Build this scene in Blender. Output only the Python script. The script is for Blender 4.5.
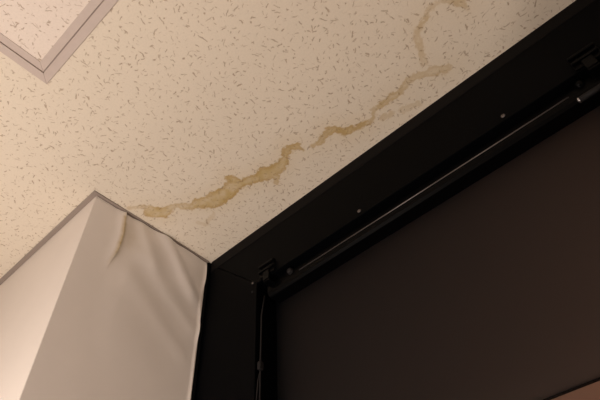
import bpy, bmesh, math, random
import numpy as np
from mathutils import Matrix, Vector
random.seed(4)
for o in list(bpy.data.objects): bpy.data.objects.remove(o)
S = bpy.context.scene
C = S.collection
CAMZ = 1.5                                   # eye height; ceiling is 1 m above it
CEIL = CAMZ + 1.0

# ------------------------------------------------------------------ camera
Rw = [[0.73642, -0.52844, -0.42243], [0.67512, 0.53379, 0.50919], [-0.04359, -0.66017, 0.74985]]
cd = bpy.data.cameras.new('camera'); cam = bpy.data.objects.new('camera', cd); C.objects.link(cam)
cd.sensor_width = 36; cd.lens = 522 / 600 * 36; cd.clip_start = .01
cam.matrix_world = Matrix([[Rw[i][0], -Rw[i][1], -Rw[i][2], (0, 0, CAMZ)[i]] for i in range(3)] + [[0, 0, 0, 1]])
S.camera = cam
# ------------------------------------------------------------------ world, lights, exposure
w = bpy.data.worlds.new('night'); S.world = w; w.use_nodes = True
w.node_tree.nodes['Background'].inputs[0].default_value = (.02, .025, .04, 1)
w.node_tree.nodes['Background'].inputs[1].default_value = .3
def lamp(name, loc, power, col, rad):
    l = bpy.data.lights.new(name, 'POINT'); l.energy = power; l.color = col; l.shadow_soft_size = rad
    o = bpy.data.objects.new(name, l); C.objects.link(o); o.location = loc
    return o
lamp('room_lamp_light', (-.84, -.28, 1.32), 36, (1, .86, .76), .14)
lamp('right_fill_light', (1.15, -.62, .85), 36, (1, .83, .69), .14)  # unseen fill added from the right to brighten the return face
lamp('street_lamp_light', (.52, 1.20, 1.48), 27, (1, .95, .88), .10)      # warm lamp outside the window
vs = S.view_settings
vs.view_transform = 'Standard'; vs.look = 'None'; vs.gamma = 1; vs.use_curve_mapping = False; vs.exposure = 0.0

# ------------------------------------------------------------------ helpers
def newmesh(name, verts, faces, mat=None, parent=None, smooth=False):
    me = bpy.data.meshes.new(name); me.from_pydata([tuple(v) for v in verts], [], faces); me.update()
    if smooth:
        for p in me.polygons: p.use_smooth = True
    o = bpy.data.objects.new(name, me); C.objects.link(o)
    if mat: me.materials.append(mat)
    if parent: o.parent = parent; o.matrix_parent_inverse = parent.matrix_basis.inverted()
    return o
def bobj(name, bm, mat, parent=None, smooth=False):
    bmesh.ops.recalc_face_normals(bm, faces=bm.faces)
    me = bpy.data.meshes.new(name); bm.to_mesh(me); bm.free()
    if smooth:
        for p in me.polygons: p.use_smooth = True
    o = bpy.data.objects.new(name, me); C.objects.link(o)
    me.materials.append(mat)
    if parent: o.parent = parent; o.matrix_parent_inverse = parent.matrix_basis.inverted()
    return o
def add_box(bm, a, b, bev=0, seg=2):
    r = bmesh.ops.create_cube(bm, size=1)
    for v in r['verts']:
        for i in range(3): v.co[i] = (a[i] + b[i]) / 2 + v.co[i] * (b[i] - a[i])
    if bev:
        es = list({e for v in r['verts'] for e in v.link_edges})
        bmesh.ops.bevel(bm, geom=es, offset=bev, segments=seg, affect='EDGES', profile=.5)
def box(name, a, b, mat, parent=None, bev=0):
    bm = bmesh.new(); add_box(bm, a, b, bev); return bobj(name, bm, mat, parent)
def add_prism(bm, poly, axis, t0, t1):
    """extrude a 2-D outline along an axis; poly holds the other two coordinates in order"""
    def P(u, v, t): return {0: (t, u, v), 1: (u, t, v), 2: (u, v, t)}[axis]
    A = [bm.verts.new(P(u, v, t0)) for u, v in poly]; B = [bm.verts.new(P(u, v, t1)) for u, v in poly]
    n = len(poly)
    bm.faces.new(A); bm.faces.new(B[::-1])
    for i in range(n): bm.faces.new((A[i], A[(i + 1) % n], B[(i + 1) % n], B[i]))
def prism(name, poly, axis, t0, t1, mat, parent=None, bev=0):
    bm = bmesh.new(); add_prism(bm, poly, axis, t0, t1)
    if bev:
        bmesh.ops.recalc_face_normals(bm, faces=bm.faces)
        bmesh.ops.bevel(bm, geom=list(bm.edges), offset=bev, segments=2, affect='EDGES', profile=.5)
    return bobj(name, bm, mat, parent)
def add_tube(bm, pts, r, n=10):
    pts = [Vector(p) for p in pts]; rings = []
    for i, p in enumerate(pts):
        d = (pts[min(i + 1, len(pts) - 1)] - pts[max(i - 1, 0)]).normalized()
        a = d.orthogonal().normalized(); b = d.cross(a)
        if rings:                              # keep rings untwisted
            ref = prev - d * prev.dot(d); a = ref.normalized(); b = d.cross(a)
        prev = a
        rings.append([bm.verts.new(p + r * (a * math.cos(2 * math.pi * k / n) + b * math.sin(2 * math.pi * k / n))) for k in range(n)])
    for A, B in zip(rings, rings[1:]):
        for k in range(n): bm.faces.new((A[k], A[(k + 1) % n], B[(k + 1) % n], B[k]))
    bm.faces.new(rings[0][::-1]); bm.faces.new(rings[-1])
def add_dome(bm, c, r, axis, flat=.6, n=14, rings=5):
    """button head: a low dome on a disc, growing along axis"""
    ax = Vector(axis).normalized(); a = ax.orthogonal().normalized(); b = ax.cross(a); c = Vector(c)
    R_ = []
    for i in range(rings):
        t = i / rings * math.pi / 2
        R_.append([bm.verts.new(c + ax * (r * flat * math.sin(t)) + r * math.cos(t) * (a * math.cos(2 * math.pi * k / n) + b * math.sin(2 * math.pi * k / n))) for k in range(n)])
    top = bm.verts.new(c + ax * r * flat)
    for A, B in zip(R_, R_[1:]):
        for k in range(n): bm.faces.new((A[k], A[(k + 1) % n], B[(k + 1) % n], B[k]))
    for k in range(n): bm.faces.new((R_[-1][k], R_[-1][(k + 1) % n], top))
    bm.faces.new(R_[0][::-1])
def empty(name, loc):
    o = bpy.data.objects.new(name, None); C.objects.link(o); o.location = loc; o.empty_display_size = .05
    return o
def tag(o, label=None, cat=None, group=None, kind=None):
    if label: o['label'] = label
    if cat: o['category'] = cat
    if group: o['group'] = group
    if kind: o['kind'] = kind
    return o

# ------------------------------------------------------------------ materials
class NT:
    def __init__(s, name):
        s.m = bpy.data.materials.new(name); s.m.use_nodes = True; s.t = s.m.node_tree
        s.b = s.t.nodes['Principled BSDF']
    def n(s, typ, **kw):
        x = s.t.nodes.new(typ)
        for k, v in kw.items(): setattr(x, k, v)
        return x
    def l(s, a, b): s.t.links.new(a, b)
    def put(s, sock, v):
        if isinstance(v, bpy.types.NodeSocket): s.l(v, sock)
        else: sock.default_value = v
    def math(s, op, a, b=0., c=0., clamp=False):
        x = s.n('ShaderNodeMath', operation=op, use_clamp=clamp)
        for i, v in enumerate((a, b, c)): s.put(x.inputs[i], v)
        return x.outputs[0]
    def vmath(s, op, a, b=(0, 0, 0)):
        x = s.n('ShaderNodeVectorMath', operation=op)
        s.put(x.inputs[0], a); s.put(x.inputs[1], b)
        return x.outputs[0]
    def noise(s, vec, scale, detail=2., rough=.5):
        x = s.n('ShaderNodeTexNoise'); s.l(vec, x.inputs['Vector'])
        x.inputs['Scale'].default_value = scale; x.inputs['Detail'].default_value = detail; x.inputs['Roughness'].default_value = rough
        return x.outputs['Fac']
    def mix(s, fac, a, b):
        x = s.n('ShaderNodeMix', data_type='RGBA'); s.put(x.inputs[0], fac); s.put(x.inputs[6], a); s.put(x.inputs[7], b)
        return x.outputs[2]
    def smooth(s, v, a, b):
        x = s.n('ShaderNodeMapRange', interpolation_type='SMOOTHSTEP'); s.put(x.inputs[0], v)
        x.inputs[1].default_value = a; x.inputs[2].default_value = b
        return x.outputs[0]
    def bump(s, h, strength, dist):
        x = s.n('ShaderNodeBump'); x.inputs['Strength'].default_value = strength; x.inputs['Distance'].default_value = dist
        s.l(h, x.inputs['Height']); s.l(x.outputs[0], s.b.inputs['Normal'])
    def attr(s, name):
        x = s.n('ShaderNodeAttribute', attribute_name=name); return x.outputs['Fac']
    def pos(s): return s.n('ShaderNodeTexCoord').outputs['Object']

def simple(name, col, rough=.5, spec=.5, metal=0, grain=0, gscale=200, bumpd=0):
    k = NT(name); k.b.inputs['Roughness'].default_value = rough; k.b.inputs['Metallic'].default_value = metal
    k.b.inputs['Specular IOR Level'].default_value = spec
    nz = k.noise(k.pos(), gscale, 3)
    lo = tuple(c * (1 - grain) for c in col) + (1,); hi = tuple(c * (1 + grain) for c in col) + (1,)
    k.l(k.mix(nz, lo, hi), k.b.inputs['Base Color'])
    if bumpd: k.bump(nz, .5, bumpd)
    return k.m

def fissured(name, base, stained):
    """mineral-fibre ceiling board: short random fissures, fine grain and (optionally) the leak stain"""
    k = NT(name); p = k.pos()
    flat = k.vmath('MULTIPLY', p, (1, 1, 0))
    warp = k.n('ShaderNodeTexNoise'); k.l(flat, warp.inputs['Vector']); warp.inputs['Scale'].default_value = 90
    wv = k.vmath('MULTIPLY', k.vmath('SUBTRACT', warp.outputs['Color'], (.5, .5, .5)), (.010, .010, 0))
    q = k.vmath('ADD', flat, wv)
    fiss = None
    for sc, off, hl, hw in ((30, 0, .0055, .0010), (36, 3.7, .0042, .0010), (44, 8.1, .0024, .0011), (52, 15.3, .0030, .0007)):
        qq = k.vmath('ADD', q, (off, off * .7, 0))
        v = k.n('ShaderNodeTexVoronoi', voronoi_dimensions='2D', feature='F1'); k.l(qq, v.inputs['Vector']); v.inputs['Scale'].default_value = sc
        v.inputs['Randomness'].default_value = .95
        dl = k.vmath('SUBTRACT', qq, v.outputs['Position'])
        sx = k.n('ShaderNodeSeparateXYZ'); k.l(dl, sx.inputs[0])
        sc_ = k.n('ShaderNodeSeparateColor'); k.l(v.outputs['Color'], sc_.inputs[0])
        an = k.math('MULTIPLY', sc_.outputs[0], 6.283)
        cs, sn = k.math('COSINE', an), k.math('SINE', an)
        u = k.math('ADD', k.math('MULTIPLY', sx.outputs[0], cs), k.math('MULTIPLY', sx.outputs[1], sn))
        t = k.math('SUBTRACT', k.math('MULTIPLY', sx.outputs[1], cs), k.math('MULTIPLY', sx.outputs[0], sn))
        ln = k.math('MULTIPLY_ADD', sc_.outputs[1], hl * 1.1, hl * .45)
        wd = k.math('MULTIPLY_ADD', sc_.outputs[2], hw * .9, hw * .55)
        e = k.math('MAXIMUM', k.math('DIVIDE', k.math('ABSOLUTE', u), ln), k.math('DIVIDE', k.math('ABSOLUTE', t), wd))
        m = k.math('MULTIPLY', k.smooth(e, 1.15, .55), k.math('MULTIPLY_ADD', sc_.outputs[2], .6, .4))
        fiss = m if fiss is None else k.math('MAXIMUM', fiss, m)
    tone = k.noise(p, 7, 3)
    fine = k.noise(p, 260, 2)
    col = k.mix(tone, tuple(c * .97 for c in base) + (1,), tuple(min(1, c * 1.03) for c in base) + (1,))
    col = k.mix(k.math('MULTIPLY', k.smooth(fine, .35, .75), .16), col, tuple(c * .7 for c in base) + (1,))
    if stained:
        d = k.attr('stain_dist'); s = k.attr('stain_strength')
        n1 = k.math('SUBTRACT', k.noise(p, 55, 3, .6), .5)
        dd = k.math('ADD', k.math('MULTIPLY_ADD', k.math('SUBTRACT', k.noise(p, 130, 2), .5), .010, .0012), k.math('MULTIPLY_ADD', n1, .024, d))                      # ragged outline
        body = k.smooth(dd, .0035, -.0045)
        rim = k.math('MULTIPLY', k.smooth(dd, .003, -.002), k.smooth(dd, -.011, -.002))
        patch = k.smooth(k.noise(p, 30, 2), .25, .75)
        col = k.mix(k.math('MULTIPLY', k.smooth(d, .05, 0.), k.math('MULTIPLY', s, .16)), col, (.62, .47, .24, 1))
        col = k.mix(k.math('MULTIPLY', body, k.math('MULTIPLY', s, k.math('MULTIPLY_ADD', patch, .48, .46))), col, (.53, .39, .155, 1))
        col = k.mix(k.math('MULTIPLY', rim, k.math('MULTIPLY', s, .55)), col, (.45, .29, .10, 1))
    col = k.mix(k.math('MULTIPLY', fiss, .60), col, (.30, .195, .115, 1))
    k.l(col, k.b.inputs['Base Color']); k.b.inputs['Roughness'].default_value = .92; k.b.inputs['Specular IOR Level'].default_value = .15
    h = k.math('SUBTRACT', k.math('MULTIPLY', fine, .25), fiss)
    k.bump(h, .5, .0015)
    return k.m

def wallpaper(name, base, glue=False):
    k = NT(name); p = k.pos()
    f1 = k.noise(p, 420, 2); f2 = k.noise(p, 9, 3)
    col = k.mix(f2, tuple(c * .965 for c in base) + (1,), tuple(min(1, c * 1.03) for c in base) + (1,))
    if glue:
        g = k.math('MULTIPLY', k.attr('glue'), k.math('MULTIPLY_ADD', k.noise(p, 60, 2), .8, .5), clamp=True)
        col = k.mix(g, col, (.42, .31, .12, 1))
    k.l(col, k.b.inputs['Base Color']); k.b.inputs['Roughness'].default_value = .75; k.b.inputs['Specular IOR Level'].default_value = .25
    k.bump(f1, .25, .0006)
    return k.m

M_ceil = fissured('ceiling_board', (.80, .73, .62), True)
M_hatchboard = fissured('hatch_board', (.83, .75, .68), False)
M_wall = wallpaper('cream_wallpaper', (.84, .79, .75))
M_peel = wallpaper('cream_wallpaper_peeling', (.87, .83, .81), True)
M_tan = wallpaper('tan_wallpaper', (.40, .345, .30))
M_trim = simple('taupe_trim_paint', (.32, .27, .24), .6, .3, 0, .06, 60)
M_alu = simple('hatch_frame_paint', (.58, .50, .46), .5, .35, 0, .05, 80)
M_alu2 = simple('hatch_groove', (.38, .32, .29), .7, .2, 0, .05, 80)
M_black = simple('black_frame_paint', (.0009, .0011, .0016), .5, .04, 0, .25, 90, .0004)
M_strip = simple('black_strip_paint', (.0045, .0038, .004), .6, .08, 0, .3, 90)
M_plast = simple('black_plastic', (.0012, .0012, .0015), .35, .08, 0, .2, 150)
M_fab = None
M_steel = simple('dull_steel', (.16, .145, .145), .4, .5, .85, .1, 200)
M_chrome = simple('bright_steel', (.55, .56, .60), .25, .5, 1, .05, 200)
M_cord = simple('grey_cord', (.014, .013, .014), .6, .15, 0, .3, 900, .0003)
M_pane = simple('brown_frosted_pane', (.10, .065, .05), .5, .3, 0, .12, 12)
M_floor = simple('brown_floor', (.17, .13, .10), .5, .4, 0, .2, 14)

k = NT('black_blind_fabric'); p = k.pos()
wv = k.n('ShaderNodeTexWave'); k.l(p, wv.inputs['Vector']); wv.inputs['Scale'].default_value = 330; wv.inputs['Distortion'].default_value = .6
wv.bands_direction = 'Z'
k.l(k.mix(k.noise(p, 8, 3), (.0036, .0042, .0054, 1), (.0046, .0052, .0062, 1)), k.b.inputs['Base Color'])
k.b.inputs['Roughness'].default_value = .8; k.b.inputs['Specular IOR Level'].default_value = .05
k.bump(wv.outputs['Fac'], .2, .0003); M_fab = k.m
def translucent(m, fac, col):                 # lets light from outside glow through
    t = m.node_tree; out = t.nodes['Material Output']; b = t.nodes['Principled BSDF']
    tr = t.nodes.new('ShaderNodeBsdfTranslucent'); tr.inputs[0].default_value = col
    mx = t.nodes.new('ShaderNodeMixShader'); mx.inputs[0].default_value = fac
    t.links.new(b.outputs[0], mx.inputs[1]); t.links.new(tr.outputs[0], mx.inputs[2]); t.links.new(mx.outputs[0], out.inputs[0])
translucent(M_fab, .56, (.55, .68, .78, 1)); translucent(M_pane, .6, (.70, .46, .35, 1))

# ------------------------------------------------------------------ the place
WX, WY = -.910, .312          # convex wall corner beside the window recess
FY = .677                     # face of the black window frame
HX0, HX1, HY0, HY1 = -.719, -.269, -.382, .068       # outer edges of the hatch frame
RX0, RX1, RY0 = -2.4, 1.7, -2.3                        # room limits
AX1 = .348                                             # right side of the recess

# leak stain on the ceiling: chains of (x, y, half width, strength) in metres
STAIN = [[(-0.893, 0.391, 0.0045, 0.35), (-0.848, 0.426, 0.006, 0.5), (-0.865, 0.438, 0.0182, 0.8), (-0.844, 0.464, 0.0182, 0.9), (-0.809, 0.465, 0.0089, 0.5), (-0.791, 0.482, 0.0119, 0.6), (-0.778, 0.5, 0.012, 0.7), (-0.755, 0.504, 0.0178, 0.9), (-0.727, 0.527, 0.0237, 1), (-0.684, 0.532, 0.0232, 1), (-0.65, 0.528, 0.0199, 1), (-0.626, 0.539, 0.0141, 1), (-0.596, 0.551, 0.014, 1), (-0.565, 0.558, 0.0222, 1), (-0.539, 0.567, 0.0165, 1), (-0.515, 0.565, 0.0136, 1), (-0.489, 0.549, 0.0106, 1), (-0.47, 0.539, 0.0104, 1), (-0.455, 0.55, 0.0104, 0.9), (-0.454, 0.567, 0.0053, 0.7)],
[(-0.637, 0.506, 0.0112, 1), (-0.632, 0.528, 0.0141, 1)],
[(-0.544, 0.571, 0.0083, 0.7), (-0.566, 0.594, 0.0085, 0.6)],
[(-0.429, 0.575, 0.0052, 0.6), (-0.405, 0.579, 0.0103, 0.8), (-0.378, 0.569, 0.0101, 0.9), (-0.36, 0.576, 0.0101, 0.9), (-0.35, 0.597, 0.0127, 1), (-0.325, 0.606, 0.0101, 1), (-0.3, 0.615, 0.0088, 1), (-0.285, 0.618, 0.0062, 0.6), (-0.266, 0.6, 0.0073, 0.5), (-0.244, 0.6, 0.0084, 0.7), (-0.217, 0.601, 0.0095, 0.7), (-0.196, 0.601, 0.0094, 0.6), (-0.174, 0.592, 0.0092, 0.45), (-0.153, 0.593, 0.0091, 0.4), (-0.121, 0.607, 0.0113, 0.5), (-0.093, 0.624, 0.0136, 0.5)],
[(-0.118, 0.578, 0.0111, 0.3), (-0.112, 0.562, 0.0087, 0.35), (-0.1, 0.529, 0.0084, 0.4), (-0.084, 0.506, 0.0082, 0.5), (-0.056, 0.496, 0.007, 0.55), (-0.045, 0.49, 0.006, 0.4), (-0.025, 0.493, 0.0059, 0.3), (0.003, 0.514, 0.0099, 0.5), (0.008, 0.54, 0.006, 0.4)],
[(-0.258, 0.63, 0.0099, 0.35), (-0.242, 0.635, 0.0098, 0.35)],
[(-0.218, 0.644, 0.0098, 0.3), (-0.186, 0.653, 0.0097, 0.3)],
[(-0.809, 0.544, 0.0062, 0.2), (-0.797, 0.567, 0.0094, 0.25), (-0.755, 0.558, 0.0061, 0.2)]]

def ceiling():
    xs = sorted(set([RX0, -1.9, -1.4, -1.1, HX0, HX1, .3, .6, 1.1, RX1] + [round(v, 4) for v in np.arange(-1.0, .25, .005)]))
    ys = sorted(set([RY0, -1.6, -1.0, -.6, HY0, HY1, .2, .3] + [round(v, 4) for v in np.arange(.36, .70, .005)] + [.74]))
    V = np.array([(x, y, CEIL) for y in ys for x in xs]); nx = len(xs)
    F = []
    for j in range(len(ys) - 1):
        for i in range(nx - 1):
            cx, cy = (xs[i] + xs[i + 1]) / 2, (ys[j] + ys[j + 1]) / 2
            if HX0 < cx < HX1 and HY0 < cy < HY1: continue          # opening of the hatch
            F.append((j * nx + i, (j + 1) * nx + i, (j + 1) * nx + i + 1, j * nx + i + 1))
    o = newmesh('ceiling', V, F, M_ceil)
    P = V[:, :2]; best = np.full(len(P), 9.); st = np.zeros(len(P)); wsum = np.zeros(len(P)) + 1e-9
    for ch in STAIN:
        for a, b in zip(ch, ch[1:]):
            A = np.array(a[:2]); D = np.array(b[:2]) - A
            t = np.clip(((P - A) @ D) / (D @ D), 0, 1)
            d = np.hypot(*(P - A - t[:, None] * D).T) - (a[2] + (b[2] - a[2]) * t)
            s = a[3] + (b[3] - a[3]) * t
            wgt = np.exp(-np.clip(d, -.03, .2) / .006); st += wgt * s; wsum += wgt
            best = np.minimum(best, d)
    for nm, arr in (('stain_dist', np.minimum(best, .2)), ('stain_strength', st / wsum)):
        at = o.data.attributes.new(nm, 'FLOAT', 'POINT'); at.data.foreach_set('value', arr.astype(np.float32))
    tag(o, 'cream fissured ceiling with a winding brown water stain', kind='structure')
    return o
ceiling()

# solid wall left of the recess; its corner faces the room
wl = box('wall_left', (RX0, WY, 0), (WX, FY + .15, CEIL), M_wall)
tag(wl, 'cream papered wall corner jutting out beside the black window', kind='structure')
wr = box('wall_right', (AX1, WY, 0), (RX1, FY + .15, CEIL), M_wall); tag(wr, 'cream papered wall right of the window recess', kind='structure')
tag(box('wall_back', (RX0, RY0 - .1, 0), (RX1, RY0, CEIL), M_tan), 'tan papered wall behind the viewer', kind='structure')
tag(box('wall_west', (RX0 - .1, RY0 - .1, 0), (RX0, FY + .15, CEIL), M_tan), 'tan papered end wall of the room', kind='structure')
tag(box('wall_east', (RX1, RY0 - .1, 0), (RX1 + .1, FY + .15, CEIL), M_tan), 'tan papered opposite end wall of the room', kind='structure')
tag(box('floor', (RX0, RY0, -.05), (RX1, FY + .15, 0), M_floor), 'brown floor of the room', kind='structure')
tag(box('wall_window', (WX, FY + .015, 0), (AX1, FY + .15, .742), M_wall), 'cream papered wall below the window', kind='structure')

# ---- wallpaper on the return face: a flat strip by the corner and a loose, wrinkled sheet
def seam_y(z):                  # z relative to eye height
    return float(np.interp(z, [-1.5, .45, .70, .823, .869, .92, .986, 1.0], [.385, .385, .386, .3925, .4005, .4015, .394, .392]))
def sheet(name, rows, cols, fn, mat, parent):
    V, F = [], []
    G = []
    for j in range(rows):
        for i in range(cols):
            p, g = fn(i / (cols - 1), j / (rows - 1)); V.append(p); G.append(g)
    for j in range(rows - 1):
        for i in range(cols - 1):
            a = j * cols + i; F.append((a, a + 1, a + cols + 1, a + cols))
    o = newmesh(name, V, F, mat, parent, True)
    at = o.data.attributes.new('glue', 'FLOAT', 'POINT'); at.data.foreach_set('value', np.array(G, np.float32))
    md = o.modifiers.new('thickness', 'SOLIDIFY'); md.thickness = .0012; md.offset = 0; es = o.modifiers.new('crisp_rim', 'EDGE_SPLIT'); es.split_angle = .7
    return o
def zrow(v):                    # dense rows near the ceiling
    return .994 - (v ** 1.6) * (.994 + CAMZ - .01)
def strip_fn(u, v):
    z = zrow(v); ys = seam_y(z) + .004
    y = WY + .0005 + (ys - WY - .0045) * u
    top = max(0., min(1., (z - .80) / .08)); top = top * top * (3 - 2 * top)
    d = .0012 + .0065 * top * max(0., 1 - (ys - .004 - y) / .03) ** 2
    return (WX + d, y + .003 * top * u, z + CAMZ), .95 * top * (1 if z < .98 else .4) * max(0., 1 - (ys - .004 - y) / .010)
def ridge(y, z, a, b, wdt, amp):
    ax, az = a; bx, bz = b; dx, dz = bx - ax, bz - az; L = math.hypot(dx, dz)
    t = ((y - ax) * dx + (z - az) * dz) / L; n = ((y - ax) * -dz + (z - az) * dx) / L
    e = 1.
    if t < 0: e = math.exp(-(t / .025) ** 2)
    if t > L: e = math.exp(-((t - L) / .03) ** 2)
    return amp * e * math.exp(-(n / wdt) ** 2)
def peel_fn(u, v):
    z = zrow(v); y0 = seam_y(z); y1 = .6635 + .0035 * math.sin(z * 34 + .6) * math.exp(-((z - .86) / .14) ** 2)
    y = y0 + (y1 - y0) * u
    top = max(0., min(1., (z - .78) / .2)); top = top * top * (3 - 2 * top)
    d = .0012
    d += .007 * top * math.sin(max(0, min(1, (y - .42) / .25)) * math.pi) # general bulge
    d += ridge(y, z, (.445, .985), (.50, .90), .020, .004)
    d += ridge(y, z, (.525, .99), (.625, .875), .022, .006)
    d -= ridge(y, z, (.545, 1.0), (.66, .88), .018, .003)
    d += ridge(y, z, (.47, .90), (.64, .77), .028, .0035)
    d += ridge(y, z, (.45, .82), (.63, .69), .03, .0025)
    d += .002 * min(1, (y - y0) / .05) * math.sin(17 * y + 9 * z) * math.sin(6 * z + 3)
    d += .0032 * max(0, (y - .657) / .0065) * (1 if z < .985 else .5)    # curled edge against the frame
    d = max(.0012, d)
    g = .8 * top * math.exp(-((y - y0 - .004) / .006) ** 2) * (1 if z < .97 else .5)
    g += .22 * math.exp(-((z - .93) / .05) ** 2) * math.exp(-((y - y0 - .02) / .03) ** 2)
    g += .12 * math.exp(-((y - .655) / .02) ** 2) * math.exp(-((z - .95) / .04) ** 2)
    return (WX + d, y, z + CAMZ), g
sheet('wallpaper_strip', 120, 26, strip_fn, M_peel, wl)
tag(sheet('wallpaper_sheet', 150, 70, peel_fn, M_peel, wl), 'loose wrinkled wallpaper sheet lifting at its seam')

# ---- thin taupe strip where wall meets ceiling (follows the corner)
def trim():
    bm = bmesh.new()
    t = .0035
    o_ = [(RX0, WY - .0125), (WX + .0095, WY - .0125), (WX + .0095, FY - .009)]
    i_ = [(RX0, WY), (WX, WY), (WX, FY - .009)]
    def quad(a, b):
        A = [o_[a], o_[b], i_[b], i_[a]]
        add_prism(bm, A, 2, CEIL - t, CEIL - .0002)
    quad(0, 1); quad(1, 2)
    return bobj('trim_1', bm, M_trim)
bm = bmesh.new()
add_prism(bm, [(RX1, WY - .0125), (AX1 - .0095, WY - .0125), (AX1, WY), (RX1, WY)], 2, CEIL - .0035, CEIL - .0002)
add_prism(bm, [(AX1 - .0095, WY - .0125), (AX1 - .0095, FY - .009), (AX1, FY - .009), (AX1, WY)], 2, CEIL - .0035, CEIL - .0002)
tag(bobj('trim_2', bm, M_trim), 'thin taupe trim strip along the wall right of the window', kind='structure')
tag(trim(), 'thin taupe trim strip between cream wall and ceiling', kind='structure')

# ---- window: black mitred frame, cover strip, screws, sash and pane
z = lambda r: r + CAMZ
HZ, JX, JX2 = .815, -.714, .152                 # lower edge of head, inner edges of jambs
BOT = -.70
win = empty('window_1', (-.28, FY, z(BOT)))
tag(win, 'black window frame with mitred corner and brown lower pane', kind='structure')
FB = FY + .13
g = .0006
prism('frame_head', [(WX, z(1) - .0005), (AX1, z(1) - .0005), (JX2 + .001, z(HZ)), (JX - .001, z(HZ))][::-1], 1, FY, FB, M_black, win, .0016)
prism('frame_jamb', [(WX + .0002, z(1) - .002), (JX, z(HZ) - .0008), (JX, z(BOT)), (WX + .0002, z(BOT))], 1, FY, FB, M_black, win, .0016)
prism('frame_jamb', [(AX1 - .0002, z(1) - .002), (JX2, z(HZ) - .0008), (JX2, z(BOT)), (AX1 - .0002, z(BOT))], 1, FY, FB, M_black, win, .0016)
prism('frame_sill', [(FY - .03, z(BOT) - .06), (FB, z(BOT) - .06), (FB, z(BOT)), (FY - .03, z(BOT) - .008)], 0, WX + .001, AX1 - .001, M_black, win, .0016)
# slim cover strip along the ceiling, lower edge bevelled
prism('cover_strip', [(FY - .0016, z(1) - .0006), (FY, z(1) - .0006), (FY, z(.962)), (FY - .001, z(.9625)), (FY - .0016, z(.964))], 0, WX + .012, AX1 - .012, M_strip, win)
prism('edge_bead', [(WX, FY - .0085), (WX + .004, FY - .0085), (WX + .007, FY - .004), (WX + .007, FY), (WX, FY)], 2, z(BOT), z(1) - .0005, M_black, win)
def screw(x, y_, zz, r, ax, parent, mat):
    bm = bmesh.new(); add_dome(bm, (x, y_, zz), r, ax)
    return bobj('screw', bm, mat, parent, True)
for x_ in (-.397, -.050): screw(x_, FY, z(.8285), .0045, (0, -1, 0), win, M_steel)
for zz, m_ in ((.824, M_steel), (.797, M_cord)): screw(-.728, FY, z(zz), .0036, (0, -1, 0), win, m_)
# sash: meeting rail behind the blind and the brown pane
bm = bmesh.new(); GY = FY + .10
for a, b in (((JX, GY - .012, z(HZ) - .045), (JX2, GY + .02, z(HZ))), ((JX, GY - .012, z(BOT)), (JX2, GY + .02, z(BOT) + .05)),
             ((JX, GY - .012, z(BOT)), (JX + .035, GY + .02, z(HZ))), ((JX2 - .035, GY - .012, z(BOT)), (JX2, GY + .02, z(HZ)))):
    add_box(bm, a, b, .002)
bobj('sash_frame', bm, M_black, win)
tag(box('pane', (JX + .03, GY, z(BOT) + .045), (JX2 - .03, GY + .006, z(HZ) - .04), M_pane, win), 'brown frosted pane under the blind')

# ---- roller blind inside the recess
bl = empty('roller_blind', (-.281, .715, z(HZ)))
tag(bl, 'black roller blind hanging inside the black window frame', 'blind')
prof = [(.735, .775), (.735, .8145), (.700, .8145), (.696, .811), (.6945, .803), (.6945, .786), (.697, .779), (.703, .775)]
prism('headrail', [(a, z(b)) for a, b in prof], 0, -.695, .133, M_plast, bl)
bm = bmesh.new(); add_tube(bm, [(-.592, .6937, z(.7915)), (.056, .6937, z(.7915))], .0014, 8)  # highlight on the headrail edge, put in as a thin steel-coloured tube
tag(bobj('edge_highlight', bm, M_steel, bl, True), 'thin steel-coloured strip standing in for the headrail edge highlight')
for sgn, xc in ((1, -.676), (-1, .114)):
    bm = bmesh.new()                                       # bracket: plate on the frame, two ribs and a hook arm to the headrail
    add_box(bm, (xc - .024, FY - .004, z(.817)), (xc + .024, FY, z(.856)), .0012)
    add_box(bm, (xc - .024, FY - .010, z(.846)), (xc + .024, FY - .003, z(.852)), .0015)
    add_box(bm, (xc - .024, FY - .010, z(.829)), (xc + .024, FY - .003, z(.835)), .0015)
    add_box(bm, (xc - .010, FY - .008, z(.800)), (xc + .010, FY - .002, z(.828)), .0015)
    add_box(bm, (xc - .010, FY - .006, z(.796)), (xc + .010, .697, z(.803)), .0015)
    br = bobj('bracket', bm, M_plast, bl)
    screw(xc + sgn * .012, FY - .004, z(.8405), .0035, (0, -1, 0), br, M_plast)
for xk in (-.618, .082):
    bm = bmesh.new(); add_tube(bm, [(xk, .697, z(.803)), (xk, .690, z(.803))], .008, 16); add_dome(bm, (xk, .690, z(.803)), .008, (0, -1, 0), .7, 16)
    bobj('knob', bm, M_plast if xk > 0 else M_cord, bl, True)
# clutch tube at the right end
bm = bmesh.new(); add_tube(bm, [(.066, .690, z(.7655)), (.125, .690, z(.7655))], .0055, 14)
cl = bobj('clutch_tube', bm, M_cord, bl, True)
bm = bmesh.new(); add_dome(bm, (.066, .690, z(.7655)), .0058, (-1, 0, 0), .8, 14)
tag(bobj('end_cap', bm, M_chrome, cl, True), 'bright steel end cap')
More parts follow.
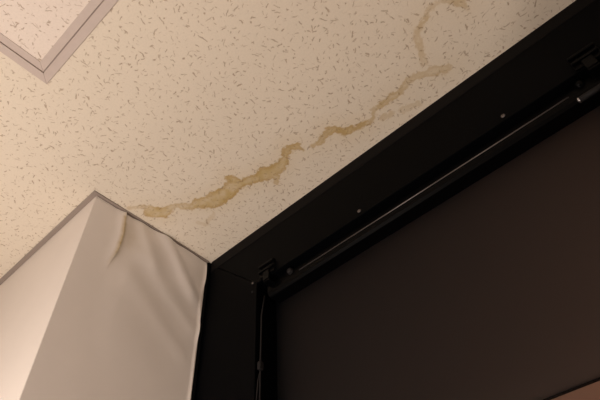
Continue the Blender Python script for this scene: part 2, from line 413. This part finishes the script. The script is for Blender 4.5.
# fabric
FX0, FX1, FYB, FZ0 = -.708, .146, .738, .3415
V, F = [], []; nx, nz = 40, 40
for j in range(nz + 1):
    for i in range(nx + 1):
        u, v = i / nx, j / nz; xx = FX0 + (FX1 - FX0) * u; zz = FZ0 + (.812 - FZ0) * v
        V.append((xx, FYB + .0012 * math.sin(7 * u + 2 * v) * (1 - v), z(zz)))
for j in range(nz):
    for i in range(nx):
        a = j * (nx + 1) + i; F.append((a, a + 1, a + nx + 2, a + nx + 1))
fb = newmesh('fabric', V, F, M_fab, bl, True)
prism('bottom_bar', [(FYB - .0016, z(FZ0 - .0012)), (FYB + .004, z(FZ0 - .0012)), (FYB + .004, z(FZ0 + .0008)), (FYB - .0016, z(FZ0 + .0008))], 0, FX0, FX1, M_plast, bl, .0004)
# pull cord by the left jamb with its clip
bm = bmesh.new(); add_tube(bm, [(-.700, .690, z(.776)), (-.704, .685, z(.72)), (-.705, .6845, z(.60)), (-.705, .6845, z(.2)), (-.704, .685, z(-.1))], .0018, 8)
cord = bobj('pull_cord', bm, M_cord, bl, True)
bm = bmesh.new(); add_box(bm, (-.7095, .679, z(.583)), (-.7005, .690, z(.602)), .002)
bobj('clip', bm, M_cord, cord)
bm = bmesh.new(); add_tube(bm, [(-.705, .6845, z(.583)), (-.7085, .682, z(.56)), (-.7095, .678, z(.5)), (-.7095, .678, z(-.1)), (-.704, .682, z(-.13))], .0014, 8)
bobj('loop', bm, M_cord, cord, True)

# ---- ceiling access hatch
h = empty('ceiling_hatch', ((HX0 + HX1) / 2, (HY0 + HY1) / 2, CEIL))
tag(h, 'square ceiling access hatch with taupe double frame', 'hatch')
def ring(name, a, b, z0, z1, mat, parent, bev=.0008):
    """square frame between insets a < b from the outer hatch edge, as four mitred rails"""
    def sq(i): return [(HX0 + i, HY0 + i), (HX1 - i, HY0 + i), (HX1 - i, HY1 - i), (HX0 + i, HY1 - i)]
    A, B = sq(a), sq(b)
    for q in range(4):
        prism(name, [A[q], A[(q + 1) % 4], B[(q + 1) % 4], B[q]], 2, z0, z1, mat, parent, bev)
ring('outer_rail', -.001, .0168, CEIL - .0035, CEIL + .02, M_alu, h)
ring('groove', .0165, .0190, CEIL + .001, CEIL + .02, M_alu2, h, 0)
ring('inner_rail', .0188, .0345, CEIL - .0025, CEIL + .02, M_alu, h)
box('panel', (HX0 + .034, HY0 + .034, CEIL - .0005), (HX1 - .034, HY1 - .034, CEIL + .015), M_hatchboard, h)
